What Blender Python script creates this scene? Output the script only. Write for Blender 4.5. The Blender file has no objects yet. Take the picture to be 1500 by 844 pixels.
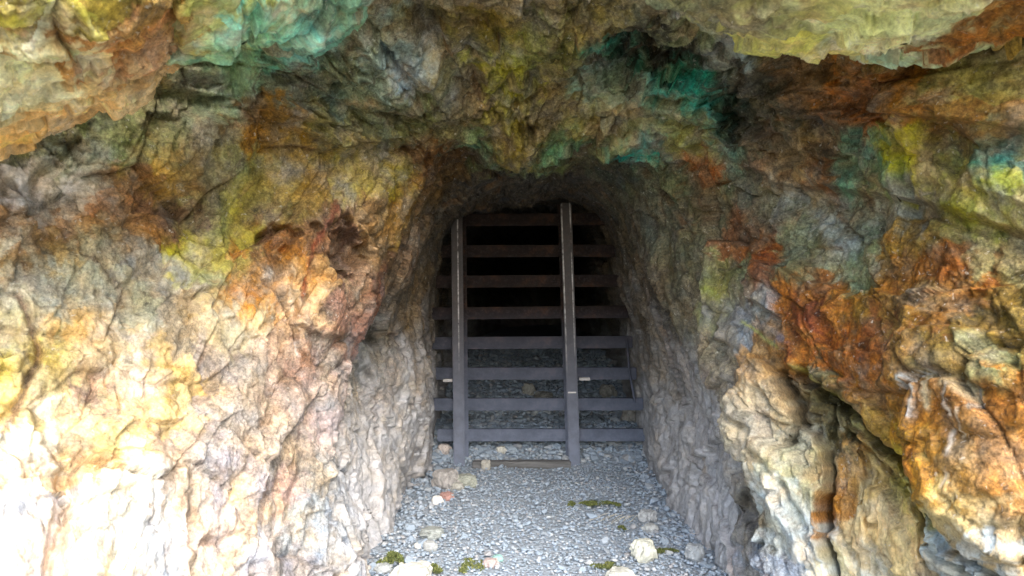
import bpy, math, random
import numpy as np
from mathutils import Vector, Matrix

S = bpy.context.scene
COL = S.collection
F = 1155.0            # focal length in photo pixels
CZ = 1.35             # eye height

# ------------------------------------------------------------------ camera
cam_d = bpy.data.cameras.new("camera")
cam = bpy.data.objects.new("camera", cam_d)
COL.objects.link(cam)
cam.location = (0, 0, CZ)
cam.rotation_euler = (math.radians(90), 0, 0)
cam_d.sensor_width = 36
cam_d.lens = 36 * F / 1500
cam_d.clip_start = 0.05
cam_d.clip_end = 2000
cam_d.dof.use_dof = True
cam_d.dof.focus_distance = 5.0
cam_d.dof.aperture_fstop = 4.5
S.camera = cam

# ------------------------------------------------------------------ light
SUN_EL, SUN_AZ = 44.0, 166.0          # azimuth from +Y, clockwise
w = bpy.data.worlds.new("World")
S.world = w
w.use_nodes = True
wn = w.node_tree
sky = wn.nodes.new("ShaderNodeTexSky")
sky.sky_type = 'NISHITA'
sky.sun_disc = False
sky.sun_elevation = math.radians(SUN_EL)
sky.sun_rotation = math.radians(SUN_AZ)
sky.air_density = 1.0
sky.dust_density = 2.0
bg = wn.nodes["Background"]
bg.inputs["Strength"].default_value = 0.15
wn.links.new(sky.outputs[0], bg.inputs[0])
sun_d = bpy.data.lights.new("sun", 'SUN')
sun_d.energy = 1.2
sun_d.angle = math.radians(50)
sun_d.color = (1.0, 0.955, 0.88)
sun = bpy.data.objects.new("sun", sun_d)
COL.objects.link(sun)
_e, _a = math.radians(SUN_EL), math.radians(SUN_AZ)
sdir = Vector((math.sin(_a) * math.cos(_e), math.cos(_a) * math.cos(_e), math.sin(_e)))
sun.rotation_euler = sdir.to_track_quat('Z', 'Y').to_euler()
S.view_settings.view_transform = 'Standard'
S.view_settings.look = 'None'
S.view_settings.exposure = 2.2
S.view_settings.gamma = 1.0
S.view_settings.use_curve_mapping = False
S.cycles.max_bounces = 8
S.cycles.diffuse_bounces = 5

# ------------------------------------------------------------------ numpy noise
rng = np.random.default_rng(7)
PERM = np.tile(rng.permutation(256), 3).astype(np.int32)
GR = rng.normal(size=(256, 3)).astype(np.float32)
GR /= np.linalg.norm(GR, axis=1)[:, None]
RV = rng.random((256, 4)).astype(np.float32)

def hsh(i, j, k):
    return PERM[PERM[PERM[i & 255] + (j & 255)] + (k & 255)]

def perlin(p):
    p = np.asarray(p, np.float32)
    fl = np.floor(p)
    i = fl.astype(np.int32)
    f = p - fl
    u = f * f * f * (f * (f * 6 - 15) + 10)
    out = np.zeros(len(p), np.float32)
    for dx in (0, 1):
        wx = u[:, 0] if dx else 1 - u[:, 0]
        for dy in (0, 1):
            wy = u[:, 1] if dy else 1 - u[:, 1]
            for dz in (0, 1):
                wz = u[:, 2] if dz else 1 - u[:, 2]
                g = GR[hsh(i[:, 0] + dx, i[:, 1] + dy, i[:, 2] + dz)]
                d = g[:, 0] * (f[:, 0] - dx) + g[:, 1] * (f[:, 1] - dy) + g[:, 2] * (f[:, 2] - dz)
                out += wx * wy * wz * d
    return out

def fbm(p, octs=4, gain=0.5, lac=2.03, ridged=False):
    a, t, s = 1.0, 0.0, 0.0
    q = np.asarray(p, np.float32)
    for o in range(octs):
        n = perlin(q + 17.3 * o)
        if ridged:
            n = 0.5 - np.abs(n) * 1.6
        t = t + a * n
        a *= gain
        q = q * lac
    return t

def cells(p, tilt=0.9, step=1.0):
    """angular fracture blocks: returns (height in about -1..1, distance to the joint, cell random)"""
    p = np.asarray(p, np.float32)
    fl = np.floor(p).astype(np.int32)
    n = len(p)
    d1 = np.full(n, 9e9, np.float32)
    d2 = np.full(n, 9e9, np.float32)
    hid = np.zeros(n, np.int32)
    cx = np.zeros((n, 3), np.float32)
    for dx in (-1, 0, 1):
        for dy in (-1, 0, 1):
            for dz in (-1, 0, 1):
                c = fl + np.array([dx, dy, dz], np.int32)
                h = hsh(c[:, 0], c[:, 1], c[:, 2])
                q = c + RV[h, :3]
                e = p - q
                d = (e * e).sum(1)
                nearer = d < d1
                d2 = np.where(nearer, d1, np.minimum(d2, d))
                hid = np.where(nearer, h, hid)
                cx = np.where(nearer[:, None], e, cx)
                d1 = np.where(nearer, d, d1)
    h = step * (RV[hid, 3] - 0.5) + tilt * (cx * GR[(hid * 7 + 31) & 255]).sum(1)
    return h, np.sqrt(d2) - np.sqrt(d1), hid

def sstep(a, b, x):
    t = np.clip((x - a) / (b - a), 0, 1)
    return t * t * (3 - 2 * t)

def s2l(c):
    c = np.asarray(c, np.float64)
    return np.where(c <= 0.04045, c / 12.92, ((c + 0.055) / 1.055) ** 2.4)

def hexrgb(h):
    h = h.lstrip('#')
    return np.array([int(h[i:i + 2], 16) / 255 for i in (0, 2, 4)])

def at(px, py, d):
    return np.array([(px - 750) / F * d, d, CZ + (422 - py) / F * d])

# ------------------------------------------------------------------ mesh helpers
def mesh_np(name, verts, faces, cols=None, smooth=True):
    me = bpy.data.meshes.new(name)
    k = faces.shape[1]
    me.vertices.add(len(verts))
    me.vertices.foreach_set("co", np.ascontiguousarray(verts, np.float32).ravel())
    me.loops.add(faces.size)
    me.loops.foreach_set("vertex_index", np.ascontiguousarray(faces, np.int32).ravel())
    me.polygons.add(len(faces))
    me.polygons.foreach_set("loop_start", np.arange(0, faces.size, k, dtype=np.int32))
    me.polygons.foreach_set("loop_total", np.full(len(faces), k, np.int32))
    me.update(calc_edges=True)
    if smooth:
        me.polygons.foreach_set("use_smooth", np.ones(len(faces), bool))
    if cols is not None:
        at_ = me.attributes.new("Col", 'FLOAT_COLOR', 'POINT')
        c4 = np.ones((len(verts), 4), np.float32)
        c4[:, :cols.shape[1]] = cols
        at_.data.foreach_set("color", c4.ravel())
    me.validate()
    return me

def link(name, me, mat=None, parent=None, kind=None):
    o = bpy.data.objects.new(name, me)
    COL.objects.link(o)
    if mat is not None and me is not None and not me.materials:
        me.materials.append(mat)
    if parent is not None:
        o.parent = parent
    if kind:
        o["kind"] = kind
    return o

def tag(o, label, cat, group=None):
    o["label"] = label
    o["category"] = cat
    if group:
        o["group"] = group
    return o

# ------------------------------------------------------------------ materials
def newmat(name):
    m = bpy.data.materials.new(name)
    m.use_nodes = True
    nt = m.node_tree
    b = nt.nodes["Principled BSDF"]
    return m, nt, b

def node(nt, t, **kw):
    n = nt.nodes.new(t)
    for k, v in kw.items():
        if k in n.inputs:
            n.inputs[k].default_value = v
        else:
            setattr(n, k, v)
    return n

def noise(nt, vec, scale, detail=6, rough=0.6, dist=0.0):
    n = node(nt, "ShaderNodeTexNoise", Scale=scale, Detail=detail, Roughness=rough, Distortion=dist)
    nt.links.new(vec, n.inputs["Vector"])
    return n

def ramp(nt, fac, stops):
    r = nt.nodes.new("ShaderNodeValToRGB")
    while len(r.color_ramp.elements) < len(stops):
        r.color_ramp.elements.new(0.5)
    for e, (p, c) in zip(r.color_ramp.elements, stops):
        e.position = p
        e.color = (c, c, c, 1) if isinstance(c, (int, float)) else (*c, 1)
    nt.links.new(fac, r.inputs[0])
    return r

def mix(nt, kind, fac, a, b):
    m = nt.nodes.new("ShaderNodeMix")
    m.data_type = 'RGBA'
    m.blend_type = kind
    if isinstance(fac, (int, float)):
        m.inputs[0].default_value = fac
    else:
        nt.links.new(fac, m.inputs[0])
    for s, v in ((6, a), (7, b)):
        if isinstance(v, tuple):
            m.inputs[s].default_value = (*v, 1)
        else:
            nt.links.new(v, m.inputs[s])
    return m.outputs[2]

def rock_material():
    m, nt, b = newmat("rock")
    tc = nt.nodes.new("ShaderNodeTexCoord")
    P = tc.outputs["Object"]
    ca = node(nt, "ShaderNodeAttribute", attribute_name="Col")
    n1 = noise(nt, P, 7, 9, 0.68, 0.4)
    n2 = noise(nt, P, 26, 8, 0.72, 0.2)
    n3 = noise(nt, P, 85, 5, 0.75)
    r3 = ramp(nt, n3.outputs["Fac"], [(0.34, 0.45), (0.5, 1.0), (0.64, 1.55)])
    r1 = ramp(nt, n1.outputs["Fac"], [(0.28, 0.62), (0.5, 1.0), (0.72, 1.38)])
    r2 = ramp(nt, n2.outputs["Fac"], [(0.30, 0.45), (0.48, 1.0), (0.68, 1.5)])
    c = mix(nt, 'MULTIPLY', 1.0, ca.outputs["Color"], r1.outputs[0])
    bw0 = nt.nodes.new("ShaderNodeRGBToBW")
    nt.links.new(ca.outputs["Color"], bw0.inputs[0])
    calm = ramp(nt, bw0.outputs[0], [(0.14, 1.0), (0.42, 0.42)])
    c = mix(nt, 'MULTIPLY', calm.outputs[0], c, r2.outputs[0])
    c = mix(nt, 'MULTIPLY', calm.outputs[0], c, r3.outputs[0])
    # rusty and pale mineral grains
    n4 = noise(nt, P, 15, 7, 0.7, 0.6)
    f4 = ramp(nt, n4.outputs["Fac"], [(0.54, 0.0), (0.70, 0.30)])
    c = mix(nt, 'MIX', f4.outputs[0], c, (0.13, 0.062, 0.022))
    f5 = ramp(nt, n3.outputs["Fac"], [(0.62, 0.0), (0.74, 0.22)])
    c = mix(nt, 'MIX', f5.outputs[0], c, (0.52, 0.47, 0.38))
    n6 = noise(nt, P, 34, 6, 0.75, 0.3)
    f6 = ramp(nt, n6.outputs["Fac"], [(0.57, 0.0), (0.65, 0.85)])
    bw = nt.nodes.new("ShaderNodeRGBToBW")
    nt.links.new(ca.outputs["Color"], bw.inputs[0])
    pal = ramp(nt, bw.outputs[0], [(0.10, 1.0), (0.45, 0.12)])
    n8 = noise(nt, P, 3.2, 5, 0.7)
    msk = ramp(nt, n8.outputs["Fac"], [(0.38, 0.1), (0.60, 1.0)])
    fm = node(nt, "ShaderNodeMath", operation='MULTIPLY')
    nt.links.new(pal.outputs[0], fm.inputs[0])
    nt.links.new(msk.outputs[0], fm.inputs[1])
    f6m = node(nt, "ShaderNodeMath", operation='MULTIPLY')
    nt.links.new(f6.outputs[0], f6m.inputs[0])
    nt.links.new(fm.outputs[0], f6m.inputs[1])
    c = mix(nt, 'MIX', f6m.outputs[0], c, (0.035, 0.030, 0.024))
    n7 = noise(nt, P, 48, 3, 0.6, 0.8)
    f7 = ramp(nt, n7.outputs["Fac"], [(0.64, 0.0), (0.72, 0.55)])
    c = mix(nt, 'MIX', f7.outputs[0], c, (0.58, 0.54, 0.46))
    # pale stone dust settled low in the passage
    iv_ = node(nt, "ShaderNodeMath", operation='SUBTRACT')
    iv_.inputs[0].default_value = 1.0
    nt.links.new(ca.outputs["Alpha"], iv_.inputs[1])
    dc = mix(nt, 'MULTIPLY', 0.6, (0.48, 0.475, 0.485), r2.outputs[0])
    c = mix(nt, 'MIX', iv_.outputs[0], c, dc)
    nt.links.new(c, b.inputs["Base Color"])
    b.inputs["Roughness"].default_value = 0.78
    b.inputs["Specular IOR Level"].default_value = 0.3
    v = node(nt, "ShaderNodeTexVoronoi", Scale=38.0, feature='F1')
    nd = noise(nt, P, 12, 4)
    vm = node(nt, "ShaderNodeVectorMath", operation='MULTIPLY_ADD')
    vm.inputs[1].default_value = (0.12, 0.12, 0.12)
    nt.links.new(nd.outputs["Color"], vm.inputs[0])
    nt.links.new(P, vm.inputs[2])
    nt.links.new(vm.outputs[0], v.inputs["Vector"])
    b1 = node(nt, "ShaderNodeBump", Strength=0.4, Distance=0.008)
    nt.links.new(v.outputs["Distance"], b1.inputs["Height"])
    b2 = node(nt, "ShaderNodeBump", Strength=0.8, Distance=0.011)
    nt.links.new(n2.outputs["Fac"], b2.inputs["Height"])
    nt.links.new(b1.outputs[0], b2.inputs["Normal"])
    nt.links.new(b2.outputs[0], b.inputs["Normal"])
    return m

def stone_material():
    m, nt, b = newmat("gravel_stone")
    g = nt.nodes.new("ShaderNodeNewGeometry")
    oi = nt.nodes.new("ShaderNodeObjectInfo")
    ad = node(nt, "ShaderNodeMath", operation='ADD')
    nt.links.new(g.outputs["Random Per Island"], ad.inputs[0])
    nt.links.new(oi.outputs["Random"], ad.inputs[1])
    fr = node(nt, "ShaderNodeMath", operation='FRACT')
    nt.links.new(ad.outputs[0], fr.inputs[0])
    r = ramp(nt, fr.outputs[0], [(0.0, (0.245, 0.295, 0.345)), (0.25, (0.30, 0.36, 0.42)), (0.5, (0.27, 0.33, 0.40)),
                                 (0.72, (0.345, 0.395, 0.45)), (0.9, (0.41, 0.435, 0.455)), (1.0, (0.32, 0.32, 0.325))])
    tc = nt.nodes.new("ShaderNodeTexCoord")
    n = noise(nt, tc.outputs["Object"], 45, 6, 0.7)
    r2 = ramp(nt, n.outputs["Fac"], [(0.3, 0.75), (0.7, 1.25)])
    c = mix(nt, 'MULTIPLY', 1.0, r.outputs[0], r2.outputs[0])
    nt.links.new(c, b.inputs["Base Color"])
    b.inputs["Roughness"].default_value = 0.85
    bp = node(nt, "ShaderNodeBump", Strength=0.4, Distance=0.004)
    nt.links.new(n.outputs["Fac"], bp.inputs["Height"])
    nt.links.new(bp.outputs[0], b.inputs["Normal"])
    return m

def tinted_stone(name, rgb):
    m, nt, b = newmat(name)
    tc = nt.nodes.new("ShaderNodeTexCoord")
    n = noise(nt, tc.outputs["Object"], 30, 8, 0.7)
    r2 = ramp(nt, n.outputs["Fac"], [(0.28, 0.6), (0.5, 1.0), (0.72, 1.3)])
    c = mix(nt, 'MULTIPLY', 1.0, tuple(rgb), r2.outputs[0])
    nt.links.new(c, b.inputs["Base Color"])
    b.inputs["Roughness"].default_value = 0.85
    bp = node(nt, "ShaderNodeBump", Strength=0.6, Distance=0.006)
    nt.links.new(n.outputs["Fac"], bp.inputs["Height"])
    nt.links.new(bp.outputs[0], b.inputs["Normal"])
    return m

def steel_material(name, pale_lines=(), dusty=0.0):
    m, nt, b = newmat(name)
    tc = nt.nodes.new("ShaderNodeTexCoord")
    P = tc.outputs["Object"]
    n = noise(nt, P, 11, 8, 0.7)
    n2 = noise(nt, P, 60, 5, 0.7)
    r = ramp(nt, n.outputs["Fac"], [(0.30, (0.010, 0.007, 0.007)), (0.52, (0.020, 0.012, 0.010)), (0.66, (0.050, 0.024, 0.014))])  # near-black base has the shade under the brow painted in
    f = ramp(nt, n2.outputs["Fac"], [(0.50, dusty * .5), (0.72, dusty * .5 + 0.10)])
    c = mix(nt, 'MIX', f.outputs[0], r.outputs[0], (0.27, 0.24, 0.23))
    # daylight falloff painted into the steel: paler and bluer towards the floor
    g = nt.nodes.new("ShaderNodeNewGeometry")
    sp = nt.nodes.new("ShaderNodeSeparateXYZ")
    nt.links.new(g.outputs["Position"], sp.inputs[0])
    mr = node(nt, "ShaderNodeMapRange")
    mr.inputs[1].default_value = 1.2
    mr.inputs[2].default_value = 0.0
    mr.inputs[3].default_value = 0.0
    mr.inputs[4].default_value = 0.75
    nt.links.new(sp.outputs["Z"], mr.inputs[0])
    rd_ = ramp(nt, n.outputs["Fac"], [(0.25, 0.55), (0.6, 1.0)])
    mu = node(nt, "ShaderNodeMath", operation='MULTIPLY')
    nt.links.new(mr.outputs[0], mu.inputs[0])
    nt.links.new(rd_.outputs[0], mu.inputs[1])
    c = mix(nt, 'MIX', mu.outputs[0], c, (0.22, 0.26, 0.35))
    if pale_lines:  # thin pale lines down the post face, broken by noise, upper half
        so = nt.nodes.new("ShaderNodeSeparateXYZ")
        nt.links.new(P, so.inputs[0])
        nz = noise(nt, P, 9, 6, 0.75)
        rz_ = ramp(nt, nz.outputs["Fac"], [(0.40, 0.0), (0.62, 0.9)])
        for x0, hw in pale_lines:
            d = node(nt, "ShaderNodeMath", operation='SUBTRACT')
            nt.links.new(so.outputs["X"], d.inputs[0])
            d.inputs[1].default_value = x0
            ab = node(nt, "ShaderNodeMath", operation='ABSOLUTE')
            nt.links.new(d.outputs[0], ab.inputs[0])
            lt = node(nt, "ShaderNodeMapRange")
            lt.inputs[1].default_value = hw
            lt.inputs[2].default_value = hw * .5
            nt.links.new(ab.outputs[0], lt.inputs[0])
            m2 = node(nt, "ShaderNodeMath", operation='MULTIPLY')
            nt.links.new(lt.outputs[0], m2.inputs[0])
            nt.links.new(rz_.outputs[0], m2.inputs[1])
            up = node(nt, "ShaderNodeMapRange")
            up.inputs[1].default_value = -0.25
            up.inputs[2].default_value = 0.25
            nt.links.new(so.outputs["Z"], up.inputs[0])
            m3 = node(nt, "ShaderNodeMath", operation='MULTIPLY')
            nt.links.new(m2.outputs[0], m3.inputs[0])
            nt.links.new(up.outputs[0], m3.inputs[1])
            c = mix(nt, 'MIX', m3.outputs[0], c, (0.72, 0.68, 0.64))
    nt.links.new(c, b.inputs["Base Color"])
    b.inputs["Metallic"].default_value = 0.1
    b.inputs["Specular IOR Level"].default_value = 0.35 if pale_lines else 0.08
    b.inputs["Roughness"].default_value = 0.6
    bp = node(nt, "ShaderNodeBump", Strength=0.35, Distance=0.003)
    nt.links.new(n2.outputs["Fac"], bp.inputs["Height"])
    nt.links.new(bp.outputs[0], b.inputs["Normal"])
    return m

def plain(name, rgb, rough=0.7, metal=0.0, var=0.35, scale=25):
    m, nt, b = newmat(name)
    tc = nt.nodes.new("ShaderNodeTexCoord")
    n = noise(nt, tc.outputs["Object"], scale, 6, 0.7)
    r2 = ramp(nt, n.outputs["Fac"], [(0.28, 1 - var), (0.72, 1 + var)])
    c = mix(nt, 'MULTIPLY', 1.0, tuple(rgb), r2.outputs[0])
    nt.links.new(c, b.inputs["Base Color"])
    b.inputs["Roughness"].default_value = rough
    b.inputs["Metallic"].default_value = metal
    return m

ROCK = rock_material()
GRAVEL = stone_material()
STEEL = steel_material("weathered_steel")
POST_STEEL = [steel_material("post_steel", ((0.006, .006),), 0.35), steel_material("post_steel", ((-.034, .006), (.030, .006)), 0.35)]

# ------------------------------------------------------------------ ground height
def ground_z(x, y):
    z = 0.022 * (np.clip(y, 0, 6) - 6)
    z = z + 0.19 * sstep(5.9, 6.5, y) + 0.42 * sstep(6.5, 9.0, y)
    return z

def on_ground(px, py):
    d = 4.0
    for _ in range(60):
        X = (px - 750) / F * d
        z = float(ground_z(X, d))
        dn = (CZ - z) * F / max(py - 422, 1e-3)
        d = 0.5 * d + 0.5 * min(dn, 12)
    return (px - 750) / F * d, d, float(ground_z(0, d))

# ------------------------------------------------------------------ rock shell: rings from the deep tunnel out to the cliff
gate = [(632, 700), (636, 620), (638, 540), (634, 470), (640, 400), (660, 335), (742, 301), (838, 297), (888, 335), (906, 410), (926, 490), (938, 580), (952, 700)]
GATE_D = 6.2
gw = np.array([at(x, y, GATE_D) for x, y in gate])
def tun(d, s, dx=0, dz=0):
    c = np.array([0.2, 0, 0.9])
    q = (gw - c) * s + c
    q[:, 1] = d
    q[:, 0] += dx
    q[:, 2] += dz
    return q
def ring(pts, deep=0.2):
    q = np.array([at(*p) for p in pts])
    q[0, 2] -= deep
    q[-1, 2] -= deep
    return q
gw2 = gw.copy(); gw2[0, 2] -= .2; gw2[-1, 2] -= .2
RINGS = [
    (tun(16.2, 0.0, 0.5, -0.7), 6), (tun(14.5, 0.9, 0.3, 0.1), 12), (tun(10.5, 1.05, 0.12, 0.06), 14), (tun(8.3, 1.08, 0.05, 0.03), 16), (tun(7.0, 1.08), 22),
    (gw2, 52),
    (ring([(596, 735, 5.3), (596, 640, 5.3), (598, 540, 5.3), (590, 450, 5.35), (626, 360, 5.4), (664, 306, 5.45), (738, 280, 5.5), (842, 278, 5.5), (898, 316, 5.45), (930, 400, 5.4), (968, 500, 5.35), (986, 620, 5.2), (976, 745, 5.1)]), 64),
    (ring([(562, 800, 4.2), (538, 690, 4.35), (526, 590, 4.5), (520, 500, 4.6), (586, 395, 4.85), (640, 286, 4.9), (725, 246, 4.95), (850, 240, 4.95), (918, 276, 4.95), (966, 370, 4.85), (1010, 480, 4.45), (1045, 620, 4.3), (1028, 795, 4.2)]), 74),
    (ring([(532, 850, 3.7), (490, 730, 3.72), (474, 600, 3.8), (502, 480, 3.92), (500, 370, 4.08), (580, 240, 4.35), (720, 206, 4.5), (850, 205, 4.5), (985, 228, 4.45), (1060, 330, 4.25), (1078, 470, 4.0), (1092, 630, 3.75), (1120, 850, 3.6)]), 100),
    (ring([(440, 900, 3.3), (385, 740, 3.38), (400, 570, 3.55), (430, 440, 3.7), (430, 320, 3.85), (520, 170, 4.05), (700, 120, 4.15), (870, 110, 4.15), (1050, 150, 4.0), (1170, 290, 3.8), (1185, 450, 3.58), (1205, 640, 3.35), (1230, 900, 3.25)]), 112),
    (ring([(250, 980, 2.75), (200, 770, 2.85), (220, 590, 3.1), (250, 420, 3.3), (250, 260, 3.45), (400, 60, 3.55), (680, 20, 3.65), (880, 10, 3.65), (1130, 50, 3.55), (1290, 220, 3.35), (1310, 430, 3.15), (1345, 670, 2.9), (1400, 980, 2.75)]), 112),
    (ring([(-60, 1080, 2.35), (-60, 820, 2.4), (-40, 600, 2.65), (-20, 400, 2.85), (-20, 200, 2.95), (180, -70, 3.05), (640, -130, 3.1), (900, -140, 3.1), (1260, -70, 3.05), (1480, 150, 2.9), (1530, 400, 2.7), (1560, 690, 2.45), (1620, 1080, 2.35)]), 36),
]
def wr(pts, n):
    return (np.array(pts, float), n)
RINGS += [
    wr([(-2.6, 1.6, -.4), (-2.6, 1.65, .6), (-2.7, 1.9, 1.3), (-2.8, 2.1, 1.9), (-2.7, 2.3, 2.4), (-1.6, 2.5, 3.2), (-.3, 2.6, 3.5), (.5, 2.6, 3.5), (1.7, 2.5, 3.2), (2.7, 2.3, 2.5), (2.8, 2.1, 1.8), (2.8, 1.8, .8), (2.7, 1.6, -.4)], 20),
    wr([(-4.5, 1.2, -.5), (-4.5, 1.4, .9), (-4.6, 1.7, 2), (-4.5, 2.0, 3), (-4.0, 2.2, 4), (-2.2, 2.4, 4.8), (-.4, 2.5, 5), (.6, 2.5, 5), (2.3, 2.4, 4.8), (4.1, 2.2, 4), (4.6, 2.0, 3), (4.7, 1.6, 1.5), (4.6, 1.3, -.5)], 18),
    wr([(-9, 2.5, -.6), (-9, 3.0, 1.5), (-9, 3.6, 3.5), (-8.5, 4.2, 5.5), (-7, 4.6, 7), (-4, 4.8, 8), (-.8, 5, 8.3), (1, 5, 8.3), (4, 4.8, 8), (7, 4.6, 7), (8.5, 4.2, 5.5), (9, 3.4, 3), (9, 2.5, -.6)], 14),
    wr([(-26, 14, -1), (-26, 15, 4), (-24, 16, 8), (-22, 18, 11), (-18, 20, 13), (-10, 22, 14), (-3, 22, 14.5), (3, 22, 14.5), (10, 22, 14), (18, 20, 13), (22, 18, 11), (25, 16, 6), (26, 14, -1)], 8),
]

def catmull(P, t):
    """P (n, ...) at real-valued parameters t"""
    n = len(P)
    i = np.clip(np.floor(t).astype(int), 0, n - 2)
    f = (t - i).reshape((-1,) + (1,) * (P.ndim - 1))
    g = lambda k: P[np.clip(k, 0, n - 1)]
    p0, p1, p2, p3 = g(i - 1), g(i), g(i + 1), g(i + 2)
    m1, m2 = (p2 - p0) / 2, (p3 - p1) / 2
    f2, f3 = f * f, f * f * f
    return (2 * f3 - 3 * f2 + 1) * p1 + (f3 - 2 * f2 + f) * m1 + (-2 * f3 + 3 * f2) * p2 + (f3 - f2) * m2

NU = 1060
ctrl = np.stack([r[0] for r in RINGS])                      # (R, 13, 3)
tv = np.concatenate([np.linspace(k, k + 1, RINGS[k][1], endpoint=False) for k in range(len(RINGS) - 1)] + [[len(RINGS) - 1]])
tu = np.linspace(0, 12, NU)
G = catmull(ctrl, tv)                                       # (V, 13, 3)
G = catmull(np.swapaxes(G, 0, 1), tu)                       # (U, V, 3)
G = np.swapaxes(G, 0, 1).astype(np.float32)                 # (V, U, 3)
NV = len(tv)
gu = np.gradient(G, axis=1)
gv = np.gradient(G, axis=0)
N = np.cross(gu, gv)
N /= np.linalg.norm(N, axis=2, keepdims=True) + 1e-9
# normals must face the open space (towards the axis of the passage / the camera)
mid = (NV // 2, NU // 2)
if N[mid][2] > 0:
    N = -N
base = G.reshape(-1, 3)
nrm = N.reshape(-1, 3)
TV = np.repeat(tv, NU).astype(np.float32)
TU = np.tile(tu, NV).astype(np.float32)
dep = np.maximum(base[:, 1], 0.3)
PX = 750 + F * base[:, 0] / dep
PY = 422 - F * (base[:, 2] - CZ) / dep
front = sstep(5.2, 6.6, TV) * (1 - sstep(11.2, 12.0, TV))   # the face the visitor sees, outside the gate

# sheared coordinates: beds lean outwards on either side of the opening
def beds(p):
    k = -0.5 + 1.25 * sstep(-0.9, 0.9, p[:, 0])
    t = p[:, 0] + k * (p[:, 2] - 1.3) * sstep(2.9, 2.2, p[:, 2])
    st = 0.5 + 0.35 * sstep(2.0, 2.5, p[:, 2])
    return np.stack([t, p[:, 1], p[:, 2] * st], 1).astype(np.float32)

def relief(p, amp=1.0):
    q = beds(p)
    wv = np.stack([fbm(q * 2.2 + s, 3) for s in (3.1, 41.7, 77.9)], 1)
    q1 = q + 0.10 * wv
    h = 0.11 * fbm(q * 1.3 + 9.0, 3)
    c1, e1, r1 = cells(q1 * 2.3, 0.95, 0.8)
    c2, e2, r2 = cells((q1 + 0.02 * wv) * 5.2 + 5.0, 1.1, 0.45)
    q3 = q1 * np.array([1, 1, 1.25], np.float32)
    q3 = p * np.array([1, 1, .85], np.float32) + 0.06 * wv
    c3, e3, r3 = cells(q3 * 13.0 + 11.0, 1.1, 0.35)
    c4, e4, r4 = cells((q3 + 0.01 * wv) * 2.3 * 14.0 + 3.0, 1.1, 0.35)
    tn3 = RV[(r3 * 5 + 3) & 255, 0]
    h = h + 0.062 * c1 + 0.042 * c2 + 0.019 * c3 + 0.0065 * c4 + 0.035 * fbm(q * 2.7 + 33, 3, 0.45, ridged=True) - (1 - sstep(0.0, 0.08, e3)) * 0.002 * (tn3 > 0.4)
    crack = (1 - sstep(0.0, 0.05, e1)) * 0.016 + (1 - sstep(0.0, 0.07, e2)) * 0.008 * (RV[(r2 * 5 + 3) & 255, 0] > 0.35)
    h = h - crack
    rd = fbm(q * np.array([5.5, 5.5, 4.0], np.float32) + 3.0, 5, 0.55, ridged=True)
    h = h + 0.007 * rd
    h = h + 0.008 * fbm(p * 18.0, 4, 0.6) 
    hop = 0.07 * (RV[r2 & 255, :3] - 0.5) + 0.085 * (RV[(r3 * 3 + 1) & 255, :3] - 0.5) + 0.06 * (RV[(r4 * 3 + 1) & 255, :3] - 0.5)
    tone = (RV[(r2 * 5 + 3) & 255, 0], RV[(r3 * 5 + 3) & 255, 0], RV[(r4 * 5 + 3) & 255, 0])
    h = h * (1 - 0.25 * sstep(-.75, -1.1, p[:, 0]) * sstep(1.3, .9, p[:, 2]))
    seam = np.maximum((1 - sstep(0.0, 0.07, e1)), 0.7 * (1 - sstep(0.0, 0.08, e2)) * (tone[0] > 0.45))
    tone = tone + (seam,)
    return h * amp, hop.astype(np.float32), tone

def poly_sdf(px, py, poly):
    """signed distance in photo pixels, positive inside"""
    d = np.full(len(px), 1e9, np.float32)
    inside = np.zeros(len(px), bool)
    n = len(poly)
    for k in range(n):
        x1, y1 = poly[k]
        x2, y2 = poly[(k + 1) % n]
        ex, ey = x2 - x1, y2 - y1
        t = np.clip(((px - x1) * ex + (py - y1) * ey) / (ex * ex + ey * ey), 0, 1)
        d = np.minimum(d, (px - x1 - t * ex) ** 2 + (py - y1 - t * ey) ** 2)
        c = ((y1 > py) != (y2 > py)) & (px < (x2 - x1) * (py - y1) / ((y2 - y1) + 1e-12) + x1)
        inside ^= c
    d = np.sqrt(d)
    return np.where(inside, d, -d)

def line_dist(px, py, pts):
    d = np.full(len(px), 1e9, np.float32)
    for (x1, y1), (x2, y2) in zip(pts[:-1], pts[1:]):
        ex, ey = x2 - x1, y2 - y1
        t = np.clip(((px - x1) * ex + (py - y1) * ey) / (ex * ex + ey * ey), 0, 1)
        d = np.minimum(d, (px - x1 - t * ex) ** 2 + (py - y1 - t * ey) ** 2)
    return np.sqrt(d)

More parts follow.
